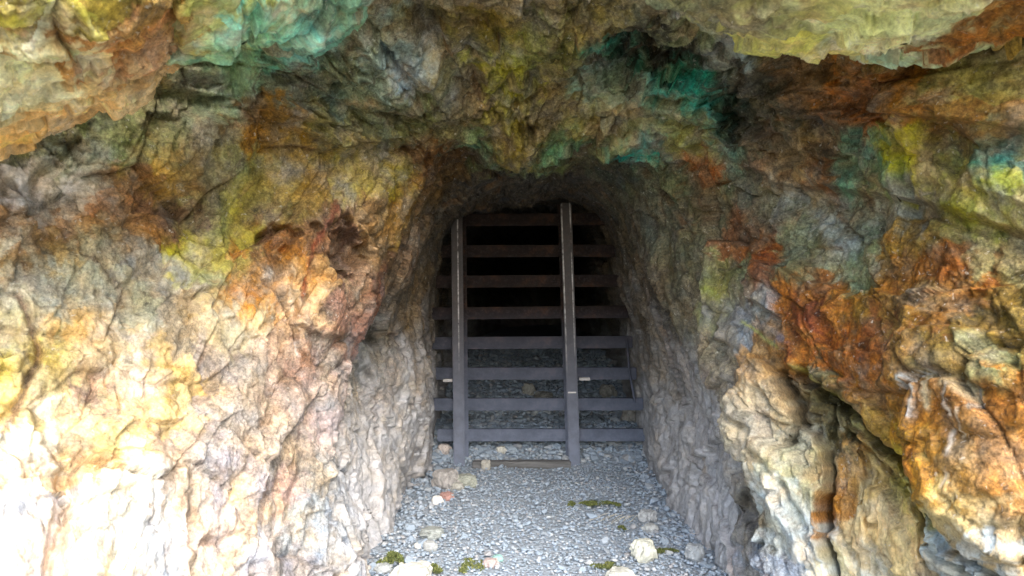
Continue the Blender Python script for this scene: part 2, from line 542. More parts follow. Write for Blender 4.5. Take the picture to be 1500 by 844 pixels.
# raised beds and slabs: outline, height (m), edge width (px)
SLABS = [
    ([(1128, 525), (1165, 545), (1168, 620), (1212, 655), (1222, 760), (1240, 900), (1180, 900), (1120, 730), (1112, 690), (1085, 645), (1095, 585), (1120, 545)], .30, 6),
    ([(1176, 545), (1215, 560), (1255, 632), (1340, 700), (1430, 900), (1248, 900), (1228, 740), (1215, 655)], .09, 6),
    ([(1172, 538), (1158, 470), (1108, 428), (1130, 396), (1300, 440), (1560, 420), (1620, 900), (1500, 890), (1340, 690), (1243, 585)], .15, 6),
    ([(1300, 560), (1380, 500), (1620, 480), (1620, 860), (1490, 800), (1370, 690)], .09, 7),
    ([(1228, 615), (1262, 640), (1350, 720), (1480, 850), (1450, 860), (1320, 720)], .05, 8),
    ([(-90, 410), (60, 372), (150, 342), (250, 307), (275, 270), (330, 180), (200, 150), (-90, 150)], .07, 12),
    ([(372, 330), (398, 392), (430, 475), (505, 495), (548, 455), (543, 380), (500, 320), (450, 345)], .08, 10),
    ([(370, 165), (480, 218), (600, 208), (680, 228), (770, 248), (850, 218), (960, 205), (1060, 222), (1150, 275), (1300, 285), (1500, 335), (1620, 340), (1620, -120), (300, -120)], .17, 16),
    ([(95, 700), (150, 670), (262, 690), (272, 760), (285, 920), (90, 920)], .10, 10),
    ([(-90, 590), (40, 600), (80, 690), (45, 920), (-90, 920)], .08, 12),
    ([(300, 565), (330, 520), (420, 540), (445, 600), (425, 700), (400, 900), (290, 900), (245, 690)], .06, 14),
    ([(1090, 85), (1200, 125), (1330, 160), (1560, 215), (1620, 0), (1100, 0)], .12, 12),
    ([(700, 60), (735, 50), (760, 90), (765, 150), (780, 190), (755, 230), (735, 180), (715, 120)], .05, 8),
    ([(960, 120), (1000, 100), (1055, 130), (1060, 190), (1000, 195), (960, 165)], .07, 10),
    ([(200, 200), (245, 205), (265, 260), (225, 280), (205, 250)], .05, 8),
    ([(500, 60), (600, 20), (650, 60), (640, 130), (560, 170), (500, 150)], .06, 12),
]
DENTS = [(400, 350, 15, .20), (490, 368, 24, .26), (478, 335, 10, .12), (538, 482, 17, .20), (448, 345, 9, .08), (520, 560, 20, .10), (905, 38, 20, .08), (930, 64, 28, .14), (965, 74, 28, .14), (1000, 84, 24, .12), (905, 108, 16, .07), (1062, 138, 22, .11), (1086, 162, 26, .14), (1070, 182, 16, .12),
         (268, 295, 20, .05), (1225, 210, 34, .14), (1150, 200, 28, .12), (1410, 225, 30, .10), (1112, 752, 26, .16), (62, 365, 12, .06), (770, 172, 12, .08), (1246, 636, 10, .08),
         (1435, 455, 22, .06), (565, 600, 26, .05), (15, 285, 14, .06), (250, 5, 10, .03), (620, 40, 30, .05), (40, 540, 10, .05), (335, 432, 12, .03),
         (985, 590, 26, .05), (660, 235, 40, .05)]
GROOVES = [([(20, 430), (40, 480), (58, 520), (30, 590), (-20, 640)], 6, .045), ([(225, 650), (262, 600), (330, 540), (392, 470)], 7, .03),
           ([(1000, 245), (1080, 330), (1165, 385)], 6, .03), ([(1310, 560), (1400, 470), (1500, 400)], 8, .045), ([(768, 150), (775, 170), (786, 192)], 5, .06),
           ([(1168, 545), (1170, 620), (1165, 650)], 5, .14), ([(1218, 565), (1216, 640), (1226, 740), (1236, 870)], 5, .10), ([(1165, 700), (1190, 760), (1215, 800)], 4, .05), ([(1100, 600), (1130, 660), (1160, 690)], 4, .04), ([(1255, 640), (1262, 700), (1300, 770)], 4, .05), ([(960, 560), (975, 640), (960, 720)], 5, .04), ([(640, 560), (600, 640), (600, 720)], 5, .03), ([(140, 420), (150, 470), (170, 500), (160, 560)], 6, .025),
           ([(470, 480), (440, 600), (405, 700), (400, 840)], 8, .03), ([(75, 700), (95, 760), (60, 860)], 8, .04), ([(1040, 420), (1060, 500), (1090, 560)], 6, .03),
           ([(380, 165), (450, 180), (480, 250), (470, 340)], 6, .03), ([(1285, 700), (1300, 770), (1290, 840)], 4, .03), ([(580, 200), (560, 290), (500, 330)], 6, .03),
           ([(1185, 548), (1250, 600), (1330, 690), (1480, 840)], 7, .16), ([(1250, 640), (1310, 700), (1400, 790), (1470, 850)], 5, .10), ([(110, 210), (60, 270), (40, 330)], 6, .04), ([(355, 210), (365, 290), (340, 340)], 5, .02)]

h, hop, tone = relief(base)
near_gate = sstep(6.5, 5.0, TV)
amp = (1.0 - 0.55 * np.exp(-((TV - 5.0) / 0.55) ** 2)) * (1 - 0.32 * np.exp(-((TV - 6.6) / 0.9) ** 2))
wpx = 17 * fbm(base * 4.0 + 50, 4, 0.6)
wpy = 17 * fbm(base * 4.0 + 90, 4, 0.6)
qx, qy = PX + wpx, PY + wpy
h = h * amp
vis = front > 0.02
vi = np.nonzero(vis)[0]
fx, fy = qx[vi], qy[vi]
add = np.zeros(len(vi), np.float32)
for poly, hh, wd in SLABS:
    sd = poly_sdf(fx, fy, poly)
    add += hh * (sstep(-wd * .5, wd * .5, sd) * 0.75 + 0.25 * sstep(0, 60, sd))
fx = fx + 12 * fbm(base[vi] * 9.0 + 150, 4, .6)
fy = fy + 12 * fbm(base[vi] * 9.0 + 190, 4, .6)
for x, y, r, dd in DENTS:
    r2 = ((fx - x) ** 2 + 0.7 * (fy - y) ** 2) / (r * r)
    add -= dd * np.exp(-(r2 ** 2.5) * 0.7)
fx, fy = qx[vi], qy[vi]
for pts, wd, dd in GROOVES:
    add -= dd * np.exp(-(line_dist(fx, fy, pts) / wd) ** 2)
feat = np.zeros(len(base), np.float32)
feat[vi] = add * front[vi]
open_ = np.array([0.0, 0.0, CZ], np.float32) - base
open_ /= np.linalg.norm(open_, axis=1)[:, None]
fdir = 0.85 * open_ + 0.35 * nrm
fdir /= np.linalg.norm(fdir, axis=1)[:, None]
disp = base + nrm * h[:, None] + fdir * feat[:, None]

# ------------------------------------------------------------------ mineral colours of the rock; near-black patches paint shade into the roof hollows
def lum_compress(c, pw=0.72, ref=0.20):
    lin = s2l(c)
    L = lin @ np.array([.2126, .7152, .0722])
    return lin * ((np.maximum(L, .01) / ref) ** (pw - 1))
BL = """300,50,7a9a78 380,25,86c4ac 425,40,8cc4ac 350,60,8aa888 300,20,90b090 330,110,7f8a68 210,135,5f5a3c 160,175,6a6a4a 270,150,7a7a5c 480,60,55533f 440,90,5c5a48 450,20,5f7a68
600,80,8a929a 580,60,83897f 520,110,6f7466 640,90,77705a 560,140,6e6a50 650,40,5f5535 700,20,6a5a34 740,90,9a8c3c 735,65,8f8a4a 750,130,8a7c40 690,140,5e4e38 650,160,5c5540 600,180,6a6a48
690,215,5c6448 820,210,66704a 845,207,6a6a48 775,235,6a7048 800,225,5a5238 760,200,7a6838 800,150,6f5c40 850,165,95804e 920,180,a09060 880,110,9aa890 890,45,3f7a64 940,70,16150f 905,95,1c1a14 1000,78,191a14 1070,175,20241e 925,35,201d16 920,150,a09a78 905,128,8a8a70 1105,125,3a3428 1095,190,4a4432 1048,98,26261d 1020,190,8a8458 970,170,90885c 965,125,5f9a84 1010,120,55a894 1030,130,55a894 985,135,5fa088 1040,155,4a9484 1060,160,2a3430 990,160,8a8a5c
830,60,6a6038 800,30,5f5a30 870,10,6a5a38 950,210,4a9a8a 1000,200,9a8c50 1050,70,9c9c94 1010,30,7a7a5a 1200,120,5a4028 1280,140,7a4a28 1350,150,7a5028 1240,150,9a5c28 1420,190,6a4828 1460,110,6f6440 1450,150,8a7a48 1480,190,8a6038
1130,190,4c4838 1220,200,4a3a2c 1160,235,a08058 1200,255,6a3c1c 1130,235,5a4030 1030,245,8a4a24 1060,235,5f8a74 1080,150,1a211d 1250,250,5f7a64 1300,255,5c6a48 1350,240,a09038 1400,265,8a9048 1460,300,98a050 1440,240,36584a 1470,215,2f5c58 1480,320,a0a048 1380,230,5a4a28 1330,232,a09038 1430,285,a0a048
1160,280,8e8e84 1210,310,84867c 1235,350,90948c 1225,335,92958c 1195,300,6a6a54 1250,320,6a6a54 1180,330,6e7058 1130,300,5e5c48 1080,270,5c5a48 1040,300,5a5844 1090,330,7a5032 1130,355,6f4a30 1290,320,6a6c58 1320,310,8a8a80 1380,310,7f7a50 1350,350,7a6030 1420,340,75704e 1470,370,7c7450 1200,380,6c7258 1260,390,6f7a64 1400,400,7a4e28 1340,400,7c5428
1130,410,6a3a1a 1180,430,80501f 1240,450,9a6a30 1300,440,8a6a38 1400,460,7a5830 1230,500,9a6428 1290,520,a06428 1200,470,5a2f1c 1310,490,6a4030 1350,470,8a7048 1430,520,7a6440 1480,470,6a5a38 1420,570,8a6a40 1450,600,8a6038 1390,620,9a6a34 1470,680,a47848 1420,690,a07c48 1330,600,9a7040 1480,760,a4885c 1440,540,7a8470 1270,580,a07030 1190,500,8a5824 1260,540,a86024 1360,640,98764a
1140,540,a08050 1145,515,9a6a30 1140,600,c0b090 1170,630,b8b4a0 1190,690,ccd0c8 1175,720,c8d0cc 1180,570,8a7a60 1210,780,ccd4d4 1170,760,aeb2ae 1200,590,5c5a48 1235,610,605c48 1260,690,cca46c 1240,720,bc8850 1290,700,d0c098 1300,780,e8d4a8 1350,740,c8b880 1370,800,d0b890 1430,820,c4ccc8 1250,800,e0d0a0 1310,640,c8a868 1400,770,b8b8a8 1270,840,e0dcc8 1450,760,bca474 1340,690,b0a868 1390,740,a8a070
1060,430,7f7c50 1100,420,6e704e 1130,470,7c8488 1120,450,868886 1010,380,5a5844 970,320,4f4e40 1000,450,5f5a4a 1060,520,6c6450 960,480,776a58 970,560,8a7c68 1020,580,968c84 1050,620,8f8c8a 1000,660,b0aaa4 1060,700,949698 1020,740,a4a4a4 960,650,b8aca0 955,600,a89a88 1080,800,7a7e80 1110,760,5f5a4c 930,420,4a4238 920,360,3e3a30 900,310,3c3a30 1000,260,4a4a38 900,250,3a3a30 860,230,4a4836 1110,820,74787c 1150,830,7c8084
400,210,8a6428 380,180,6a4a24 440,230,84683a 470,190,6a6244 520,260,948048 560,240,8f7a40 640,250,5f432c 610,215,6a4426 580,300,84683c 530,330,7a6040 620,300,6c5636 600,360,6a5440 560,420,5f4a34 620,420,5c4c38 650,280,4a3c28 600,480,5f4f38 610,560,8a7860 560,560,7c6c58 540,530,4e4c40 570,640,c0b4a0 540,700,ccc2b4 600,680,c0b2a0 615,620,b0a28c 625,660,b8aa98 590,740,c4c0b8 560,780,c8c8c8 500,790,c4c6c8 520,600,8c806c 505,650,b0a494 580,590,a89a80
440,430,ac8452 420,380,886038 400,340,60483a 460,350,765a44 510,400,8a7058 490,370,5a443c 520,450,6f4c3c 420,300,857244 380,290,888050 350,340,a89c54 280,365,bcb050 310,310,7c7448 340,250,7c7850 230,240,a08050 250,250,8a6a40 220,200,7a7450 300,220,7a6a50 330,260,826e50 100,240,7e7c6c 60,290,8a8478 80,330,7f6248 25,275,d0c8c0 105,275,cfc6b8 60,200,5c5640 20,210,4a4830 180,280,806448 150,310,8a5c38 220,310,705440 270,300,5f4a3c 20,350,8a6844 60,360,8a7248 150,340,9a7848 200,330,8f6a40
130,370,9a9478 40,410,a8a088 200,390,8f897c 170,350,70685a 250,400,a0a098 100,430,98947c 180,440,a8a48c 320,420,c8b080 350,430,c08838 380,440,c09060 290,390,c0b880 345,480,c8bca0 340,410,a87030 270,440,a89880 130,520,d8b890 90,480,d0a868 10,520,c8b468 20,480,b8b090 30,580,d8c084 90,570,dcc48c 150,540,dcc898 140,565,a08478 200,560,e0ccc0 245,560,dcc08c 190,590,e8c488 230,600,e4c890 60,650,fff8e0 150,640,f8e4b0 95,680,d8b890 180,740,fff8e8 40,780,ffffff 130,800,f4f0e0 230,800,fffaf0 80,800,d8c8c0 270,640,b8a89c 250,680,b8a490 330,600,a89a8a 360,560,b4a492 320,540,90847a 330,700,aca09a 380,650,bcae9e 380,800,ccc2ba 300,790,d0bcac 430,480,c09c78 430,450,d8c0a0 400,500,b49c88 450,520,a88470 430,580,a89484 480,530,8a7c70 470,600,a08a80 440,660,988a7c 410,720,9c867c 460,700,98948c 450,770,a8acac 420,830,a09894 480,740,8a9094 500,480,7a5c4c 540,440,5a3c30
60,100,a88a58 40,160,8a7248 200,60,9a7040 120,30,8a7a50"""
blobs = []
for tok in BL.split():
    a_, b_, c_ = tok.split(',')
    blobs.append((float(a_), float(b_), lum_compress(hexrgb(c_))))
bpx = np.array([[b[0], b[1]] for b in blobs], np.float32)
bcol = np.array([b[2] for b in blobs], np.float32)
rgt = (bpx[:, 0] > 1185) & (bpx[:, 1] > 395) & (bpx[:, 1] < 730)
bcol[rgt] = bcol[rgt] * np.array([.78, .72, .52], np.float32)
bcol[bpx[:, 1] < 270] *= np.array([1.12, 1.24, 1.20], np.float32)
# find each blob's place on the rock: nearest visible base vertex in the picture
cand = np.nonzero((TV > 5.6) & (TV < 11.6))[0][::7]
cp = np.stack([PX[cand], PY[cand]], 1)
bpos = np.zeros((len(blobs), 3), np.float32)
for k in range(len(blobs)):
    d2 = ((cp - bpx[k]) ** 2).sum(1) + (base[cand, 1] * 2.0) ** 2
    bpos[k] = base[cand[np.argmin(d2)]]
# dark country rock deep inside
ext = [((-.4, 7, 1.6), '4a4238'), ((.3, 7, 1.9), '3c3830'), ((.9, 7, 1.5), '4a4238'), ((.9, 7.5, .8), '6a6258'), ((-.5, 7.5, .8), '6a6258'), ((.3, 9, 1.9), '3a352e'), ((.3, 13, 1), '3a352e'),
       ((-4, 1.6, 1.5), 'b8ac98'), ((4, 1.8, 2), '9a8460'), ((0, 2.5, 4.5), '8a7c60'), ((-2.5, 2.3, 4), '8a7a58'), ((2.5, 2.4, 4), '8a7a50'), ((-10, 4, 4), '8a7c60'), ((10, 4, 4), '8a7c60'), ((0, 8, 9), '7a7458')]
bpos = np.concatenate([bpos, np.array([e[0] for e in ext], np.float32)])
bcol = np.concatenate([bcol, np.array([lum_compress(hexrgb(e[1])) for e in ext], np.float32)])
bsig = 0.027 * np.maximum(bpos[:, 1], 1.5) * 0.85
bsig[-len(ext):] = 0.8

STREAKS = [  # thin mineral runs: pixels, half width, colour
    ([(1368, 560), (1376, 578), (1374, 612)], 2.5, 'e8e4dc'), ([(1428, 572), (1424, 592), (1428, 614)], 2.2, 'e4e0d8'), ([(1424, 635), (1425, 652), (1427, 666)], 2.8, 'f0ece8'), ([(1440, 610), (1436, 645)], 1.9, 'c8c0b0'),
    ([(1358, 586), (1364, 562), (1392, 552)], 1.9, 'b8c0c0'), ([(1428, 690), (1430, 710)], 1.9, 'e0d8d0'), ([(1448, 575), (1452, 610)], 1.9, 'b0b4b0'), ([(1410, 568), (1432, 570), (1445, 590)], 6.0, 'a8a48c'),
    ([(1385, 560), (1392, 600)], 3, 'b4a888'),
    ([(1172, 541), (1195, 545), (1225, 575), (1262, 600)], 3.5, 'b8b060'), ([(1235, 590), (1275, 640), (1330, 690), (1400, 770)], 4, 'c0b068'),
    ([(1330, 228), (1400, 265), (1440, 290), (1500, 315)], 15, 'a49c40'), ([(1160, 282), (1200, 320), (1232, 360)], 9, 'a0a8ac'), ([(1180, 285), (1225, 300)], 7, '98a0a0'),
    ([(1100, 460), (1130, 485), (1160, 500)], 7, '8c9aa8'), ([(1045, 425), (1070, 440)], 6, 'a0a860'), ([(1105, 478), (1150, 512)], 3, 'a8ac60'),
    ([(280, 370), (300, 355), (330, 345)], 10, 'b8b058'), ([(345, 425), (365, 432)], 11, 'b87020'), ([(434, 505), (436, 520)], 3, 'fff4e8'),
    ([(690, 212), (715, 225)], 8, '5a8a6c'), ([(800, 212), (850, 208)], 9, '52a894'), ([(775, 238), (795, 240)], 6, '5f9a78'), ([(945, 210), (960, 214)], 5, '48a898'),
    ([(732, 60), (745, 100), (752, 130)], 14, '9c9438'), ([(755, 140), (765, 185)], 9, '8a7a3c'), ([(360, 40), (420, 15)], 16, '5cb8a0'),
    ([(1470, 225), (1500, 220)], 10, '2c6460'), ([(890, 40), (898, 80)], 9, '2f7a64'), ([(965, 122), (1005, 122), (1035, 150)], 13, '46a894'),
    ([(480, 300), (440, 380), (430, 440)], 5, '6a3c2c'), ([(25, 270), (60, 290)], 8, 'd4ccc4'), ([(95, 270), (118, 285)], 7, 'd4ccc0'),
    ([(20, 440), (58, 515), (30, 590), (0, 640)], 5, '6a5444'), ([(205, 535), (265, 545), (235, 590)], 7, 'e0bc70'), ([(80, 600), (95, 690)], 5, 'd8b880'),
]

def mineral(p, hop):
    n = len(p)
    wv = np.stack([fbm(p * 5.0 + s, 5, 0.62) for s in (11.3, 61.1, 123.7)], 1)
    q = (p + 0.075 * wv + hop).astype(np.float32)
    col = np.zeros((n, 3), np.float32)
    inv = (1.0 / (2 * bsig ** 2)).astype(np.float32)
    b2 = (bpos ** 2).sum(1)
    for s in range(0, n, 40000):
        qq = q[s:s + 40000]
        d2 = np.maximum((qq ** 2).sum(1)[:, None] + b2[None] - 2 * qq @ bpos.T, 0)
        wgt = np.exp(-2.0 * d2 * inv[None]) + 1e-5 / (0.02 + d2 * d2 * 40)
        col[s:s + 40000] = (wgt @ bcol) / wgt.sum(1)[:, None]
    return col, wv

lum_w = np.array([.2126, .7152, .0722], np.float32)
def enrich(col, p, tone, ground=0.26):
    """bed-to-bed and grain variation"""
    v = 1 + 0.20 * (tone[0] - 0.5) + 0.24 * (tone[1] - 0.5) + 0.22 * (tone[2] - 0.5) + 0.35 * fbm(p * 9.0 + 200, 4, 0.6)
    col = col * v[:, None]
    L = (col @ lum_w)[:, None]
    # the country rock shows through the stains: tan, ochre and grey ground between them
    wch = np.clip(ground + 0.95 * fbm(p * 6.0 + 500, 5, 0.68), 0, 0.85)[:, None]
    och = np.clip(0.62 + 1.3 * fbm(p * 3.3 + 520, 4, 0.6), 0, 1)[:, None]
    gnd = och * np.array([1.32, 0.98, 0.58], np.float32) + (1 - och) * np.array([1.06, 1.0, 0.88], np.float32)
    col = col * (1 - wch) + wch * L * gnd
    sat = (1.14 + 0.30 * fbm(p * 3.0 + 300, 3))[:, None]
    col = L + (col - L) * sat
    k = fbm(p * 6.5 + 400, 4, 0.6)[:, None]
    col = col * (1 + k * np.array([0.22, 0.04, -0.28], np.float32))
    # iron staining that crept along the joints
    sm = np.clip(tone[3] * (0.12 + 1.1 * fbm(p * 5.0 + 800, 4, .6)), 0, 0.6)[:, None]
    col = col * (1 - sm) + sm * np.array([0.15, 0.075, 0.03], np.float32)
    return np.clip(col, 0.012, 0.85)

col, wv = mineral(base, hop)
cs = col[vi]
gx, gy = PX[vi] + 0.3 * wpx[vi], PY[vi] + 0.3 * wpy[vi]
rag = 1 + 1.2 * fbm(base[vi] * 30, 3, 0.6)
for pts, wd, hx in STREAKS:
    m_ = np.exp(-(line_dist(gx, gy, pts) / (wd * np.clip(rag, .3, 2))) ** 2)[:, None] * (0.8 if wd >= 14 and hexrgb(hx)[0] > hexrgb(hx)[2] else (0.62 if hexrgb(hx)[0] > hexrgb(hx)[2] else 0.45) if wd > 6 else 0.85)
    cs = cs * (1 - m_) + m_ * lum_compress(hexrgb(hx)).astype(np.float32)
col[vi] = cs
gnd_w = 0.26 - 0.20 * sstep(.9, 1.3, base[:, 0]) * sstep(1.75, 1.35, base[:, 2]) - 0.12 * sstep(-.7, -1.0, base[:, 0])
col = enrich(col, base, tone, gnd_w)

dust = sstep(1.40, .25, base[:, 2] + 0.55 * fbm(base * 2.4 + 600, 4, .6)) * sstep(3.45, 4.1, base[:, 1]) * (np.abs(base[:, 0]) < 3)
dust = np.clip(dust * (0.75 + 0.5 * fbm(base * 12 + 700, 4, .6)), 0, 0.92)
col = np.concatenate([col, 1 - dust[:, None]], 1)

# ------------------------------------------------------------------ split the shell into named pieces of the setting
iu, iv = np.meshgrid(np.arange(NU - 1), np.arange(NV - 1))
a0 = (iv * NU + iu).ravel()
quads = np.stack([a0, a0 + 1, a0 + NU + 1, a0 + NU], 1)
cu, cv = TU[a0], TV[a0]
jit = 0.35 * fbm(base[a0] * 3 + 7, 3)
lab = np.where(cv < 5, 3, np.where(cu + jit < 4.9, 0, np.where(cu + jit > 8.1, 1, 2)))
for k, nm in enumerate(("rock_wall_left", "rock_wall_right", "rock_ceiling", "tunnel")):
    fq = quads[lab == k]
    ids, inv_ = np.unique(fq.ravel(), return_inverse=True)
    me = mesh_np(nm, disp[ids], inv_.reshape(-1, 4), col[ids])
    link(nm, me, ROCK, kind="structure")

# ------------------------------------------------------------------ overhanging boulders of the lip (each a body of its own)
def boulder(name, label, cat, centre, axes, rz, ry, seed, cols, nu=420, nv=210, p_=2.1):
    th = np.linspace(0, 2 * np.pi, nu, endpoint=False)
    ph = np.linspace(0.02, np.pi - 0.02, nv)
    T, P = np.meshgrid(th, ph)
    d = np.stack([np.sin(P) * np.cos(T), np.sin(P) * np.sin(T), np.cos(P)], -1).reshape(-1, 3)
    ax = np.array(axes)
    k = (np.abs(d / 1.0) ** p_).sum(1) ** (-1 / p_)
    R = np.array(Matrix.Rotation(rz, 3, 'Z') @ Matrix.Rotation(ry, 3, 'Y'))
    b = (d * k[:, None] * ax) @ R.T + np.array(centre)
    nn = (d / ax)
    nn /= np.linalg.norm(nn, axis=1)[:, None]
    nn = nn @ R.T
    hh, hop_, tone_ = relief(b + seed, 0.85)
    pos = b + nn * hh[:, None]
    fr_ = np.nonzero(nn[:, 1] < 0.25)[0]
    bx, by = 750 + F * b[fr_, 0] / b[fr_, 1], 422 - F * (b[fr_, 2] - CZ) / b[fr_, 1]
    cp_ = np.array([b[fr_[np.argmin((bx - c[0][0]) ** 2 + (by - c[0][1]) ** 2)]] for c in cols], np.float32)
    cc_ = np.array([np.minimum(s2l(hexrgb(c[1])) * 1.1, .8) for c in cols], np.float32)
    wv_ = np.stack([fbm(b * 6 + s + seed, 4, .6) for s in (1., 31., 71.)], 1)
    q = b + 0.09 * wv_ + 1.5 * hop_
    d2 = ((q[:, None, :] - cp_[None]) ** 2).sum(2)
    wg = 1.0 / (d2 + 0.003) ** 2.6
    c = (wg @ cc_) / wg.sum(1)[:, None]
    c = enrich(c.astype(np.float32), b, tone_, 0.05)
    i, j = np.meshgrid(np.arange(nu), np.arange(nv - 1))
    a = (j * nu + i).ravel()
    bq = (j * nu + (i + 1) % nu).ravel()
    fq = np.stack([a, a + nu, bq + nu, bq], 1)
    me = mesh_np(name, pos, fq, c)
    o = link(name, me, ROCK)
    return tag(o, label, cat)

boulder("overhanging_boulder", "rounded cream and rust brown boulder hanging at the upper left corner above the mine mouth", "boulder",
        at(-10, 15, 2.25), (.52, .55, .30), 0.1, -0.30, 3.0,
        [((50, 90), 'f0d4ac'), ((150, 50), 'a07444'), ((10, 10), 'b0a85a'), ((60, 180), 'e0b47c'), ((60, 140), 'f2dab4'), ((100, 150), 'e4c08c'), ((20, 110), 'f0d8b0'), ((200, 80), 'a87850'), ((100, 120), 'ecd0a4'), ((20, 150), 'f0d0a0'), ((120, 0), '8a7a40'), ((220, 30), '8a6a3c'), ((-60, 80), 'b08a50')])
boulder("overhanging_ledge", "pale yellow green ledge of rock jutting out along the upper right edge of the overhang", "rock ledge",
        at(1335, -105, 2.35), (.84, .62, .31), -0.1, 0.05, 23.0,
        [((1130, 70), 'd4d284'), ((1250, 40), 'dce0a4'), ((1300, 60), 'dfe4b8'), ((1350, 80), 'b8d2ac'), ((1100, 15), '8a8060'), ((1180, 20), 'bcbc84'), ((1420, 50), '8a5a30'), ((1460, 20), '7a5228'), ((1330, 20), 'd6d8a4'), ((1040, 40), '8a8a74'), ((980, 10), '7a7a5a'), ((1500, 70), '7a6438'), ((1200, 90), 'ccc27c'), ((1400, 110), 'a8b48c')])

boulder("overhanging_bulge", "bulge of rock with mint green copper stain between the cream boulder and the dark roof", "boulder",
        at(330, -62, 2.6), (.50, .50, .27), 0.0, -0.22, 41.0,
        [((300, 50), '98b490'), ((380, 25), '94d4bc'), ((425, 40), '8ecab4'), ((265, 40), 'a49c58'), ((300, 100), '8a9468'), ((450, 15), '6f8a70'), ((340, 60), '8fb898'), ((240, 20), '9a7a44'), ((330, 5), 'a4a868'), ((400, 60), '7a9c88'), ((360, 80), '78886c'), ((260, 80), '88885c')])

# ------------------------------------------------------------------ ground
gx_ = np.unique(np.concatenate([np.linspace(-300, -6, 24), np.linspace(-6, -1.6, 24), np.linspace(-1.6, 1.9, 120), np.linspace(1.9, 6, 22), np.linspace(6, 300, 24)]))
gy_ = np.unique(np.concatenate([np.linspace(-300, -6, 24), np.linspace(-6, 2.4, 30), np.linspace(2.4, 9.5, 220), np.linspace(9.5, 18, 14), np.linspace(18, 300, 12)]))
XX, YY = np.meshgrid(gx_, gy_)
gp = np.stack([XX.ravel(), YY.ravel(), np.zeros(XX.size)], 1)
gz = ground_z(gp[:, 0], gp[:, 1]) + 0.025 * fbm(gp * 2.5, 4) * sstep(20, 8, np.abs(gp[:, 1]))
gp[:, 2] = gz - 0.003
i, j = np.meshgrid(np.arange(len(gx_) - 1), np.arange(len(gy_) - 1))
a = (j * len(gx_) + i).ravel()
gf = np.stack([a, a + 1, a + len(gx_) + 1, a + len(gx_)], 1)
gm, nt, b = newmat("gravelly_dirt")
tc = nt.nodes.new("ShaderNodeTexCoord")
n = noise(nt, tc.outputs["Object"], 40, 6, 0.7)
v = node(nt, "ShaderNodeTexVoronoi", Scale=42.0)
nt.links.new(tc.outputs["Object"], v.inputs["Vector"])
r = ramp(nt, n.outputs["Fac"], [(0.3, (0.26, 0.28, 0.305)), (0.7, (0.30, 0.36, 0.42))])
gg = nt.nodes.new("ShaderNodeNewGeometry")
sp = nt.nodes.new("ShaderNodeSeparateXYZ")
nt.links.new(gg.outputs["Position"], sp.inputs[0])
ng = noise(nt, tc.outputs["Object"], 1.5, 6, 0.7)
am = node(nt, "ShaderNodeMath", operation='MULTIPLY_ADD')
am.inputs[1].default_value = 1.6
nt.links.new(ng.outputs["Fac"], am.inputs[0])
nt.links.new(sp.outputs["Y"], am.inputs[2])
mrg = node(nt, "ShaderNodeMapRange")
mrg.inputs[1].default_value = 3.0
mrg.inputs[2].default_value = 1.8
nt.links.new(am.outputs[0], mrg.inputs[0])
cgrass = ramp(nt, ng.outputs["Fac"], [(0.35, (0.06, 0.075, 0.03)), (0.6, (0.14, 0.125, 0.08))])
cc = mix(nt, 'MIX', mrg.outputs[0], r.outputs[0], cgrass.outputs[0])
nt.links.new(cc, b.inputs["Base Color"])
b.inputs["Roughness"].default_value = 0.9
bp = node(nt, "ShaderNodeBump", Strength=0.8, Distance=0.015)
nt.links.new(v.outputs["Distance"], bp.inputs["Height"])
nt.links.new(bp.outputs[0], b.inputs["Normal"])
GROUND = link("ground", mesh_np("ground", gp, gf), gm, kind="structure")

# ------------------------------------------------------------------ stones
import bmesh
rnd = random.Random(5)
def hull_stone(n=14, seed=0, flat=0.7, bevel=False):
    r_ = random.Random(seed)
    bm = bmesh.new()
    for _ in range(n):
        v_ = Vector((r_.gauss(0, 1), r_.gauss(0, 1), r_.gauss(0, 1))).normalized() * r_.uniform(.8, 1.08)
        bm.verts.new((v_.x, v_.y * r_.uniform(.7, .95), v_.z * flat))
    bmesh.ops.convex_hull(bm, input=bm.verts)
    for v_ in [v_ for v_ in bm.verts if not v_.link_faces]:
        bm.verts.remove(v_)
    if bevel:
        bmesh.ops.bevel(bm, geom=list(bm.edges), offset=0.10, segments=2, profile=0.6, affect='EDGES')
        bmesh.ops.triangulate(bm, faces=bm.faces)
    me = bpy.data.meshes.new("stone")
    bm.to_mesh(me)
    bm.free()
    return me
PROT = [hull_stone(15, s, .6) for s in range(10)]
pv, pf = [], []
for m_ in PROT:
    pv.append(np.array([v_.co[:] for v_ in m_.vertices], np.float32))
    pf.append(np.array([p_.vertices[:] for p_ in m_.polygons], np.int32))
    m_.materials.append(GRAVEL)

def in_floor(x, y):
    left = np.interp(y, [2.0, 3.3, 3.75, 4.2, 5.3, 6.2, 7, 9.5], [-1.6, -1.0, -.72, -.66, -.66, -.62, -.6, -.5])
    right = np.interp(y, [2.0, 3.3, 3.75, 4.2, 5.2, 6.2, 7, 9.5], [1.8, 1.4, 1.16, .96, .98, 1.06, 1.08, 1.0])
    return (x > left - .08) & (x < right + .08)

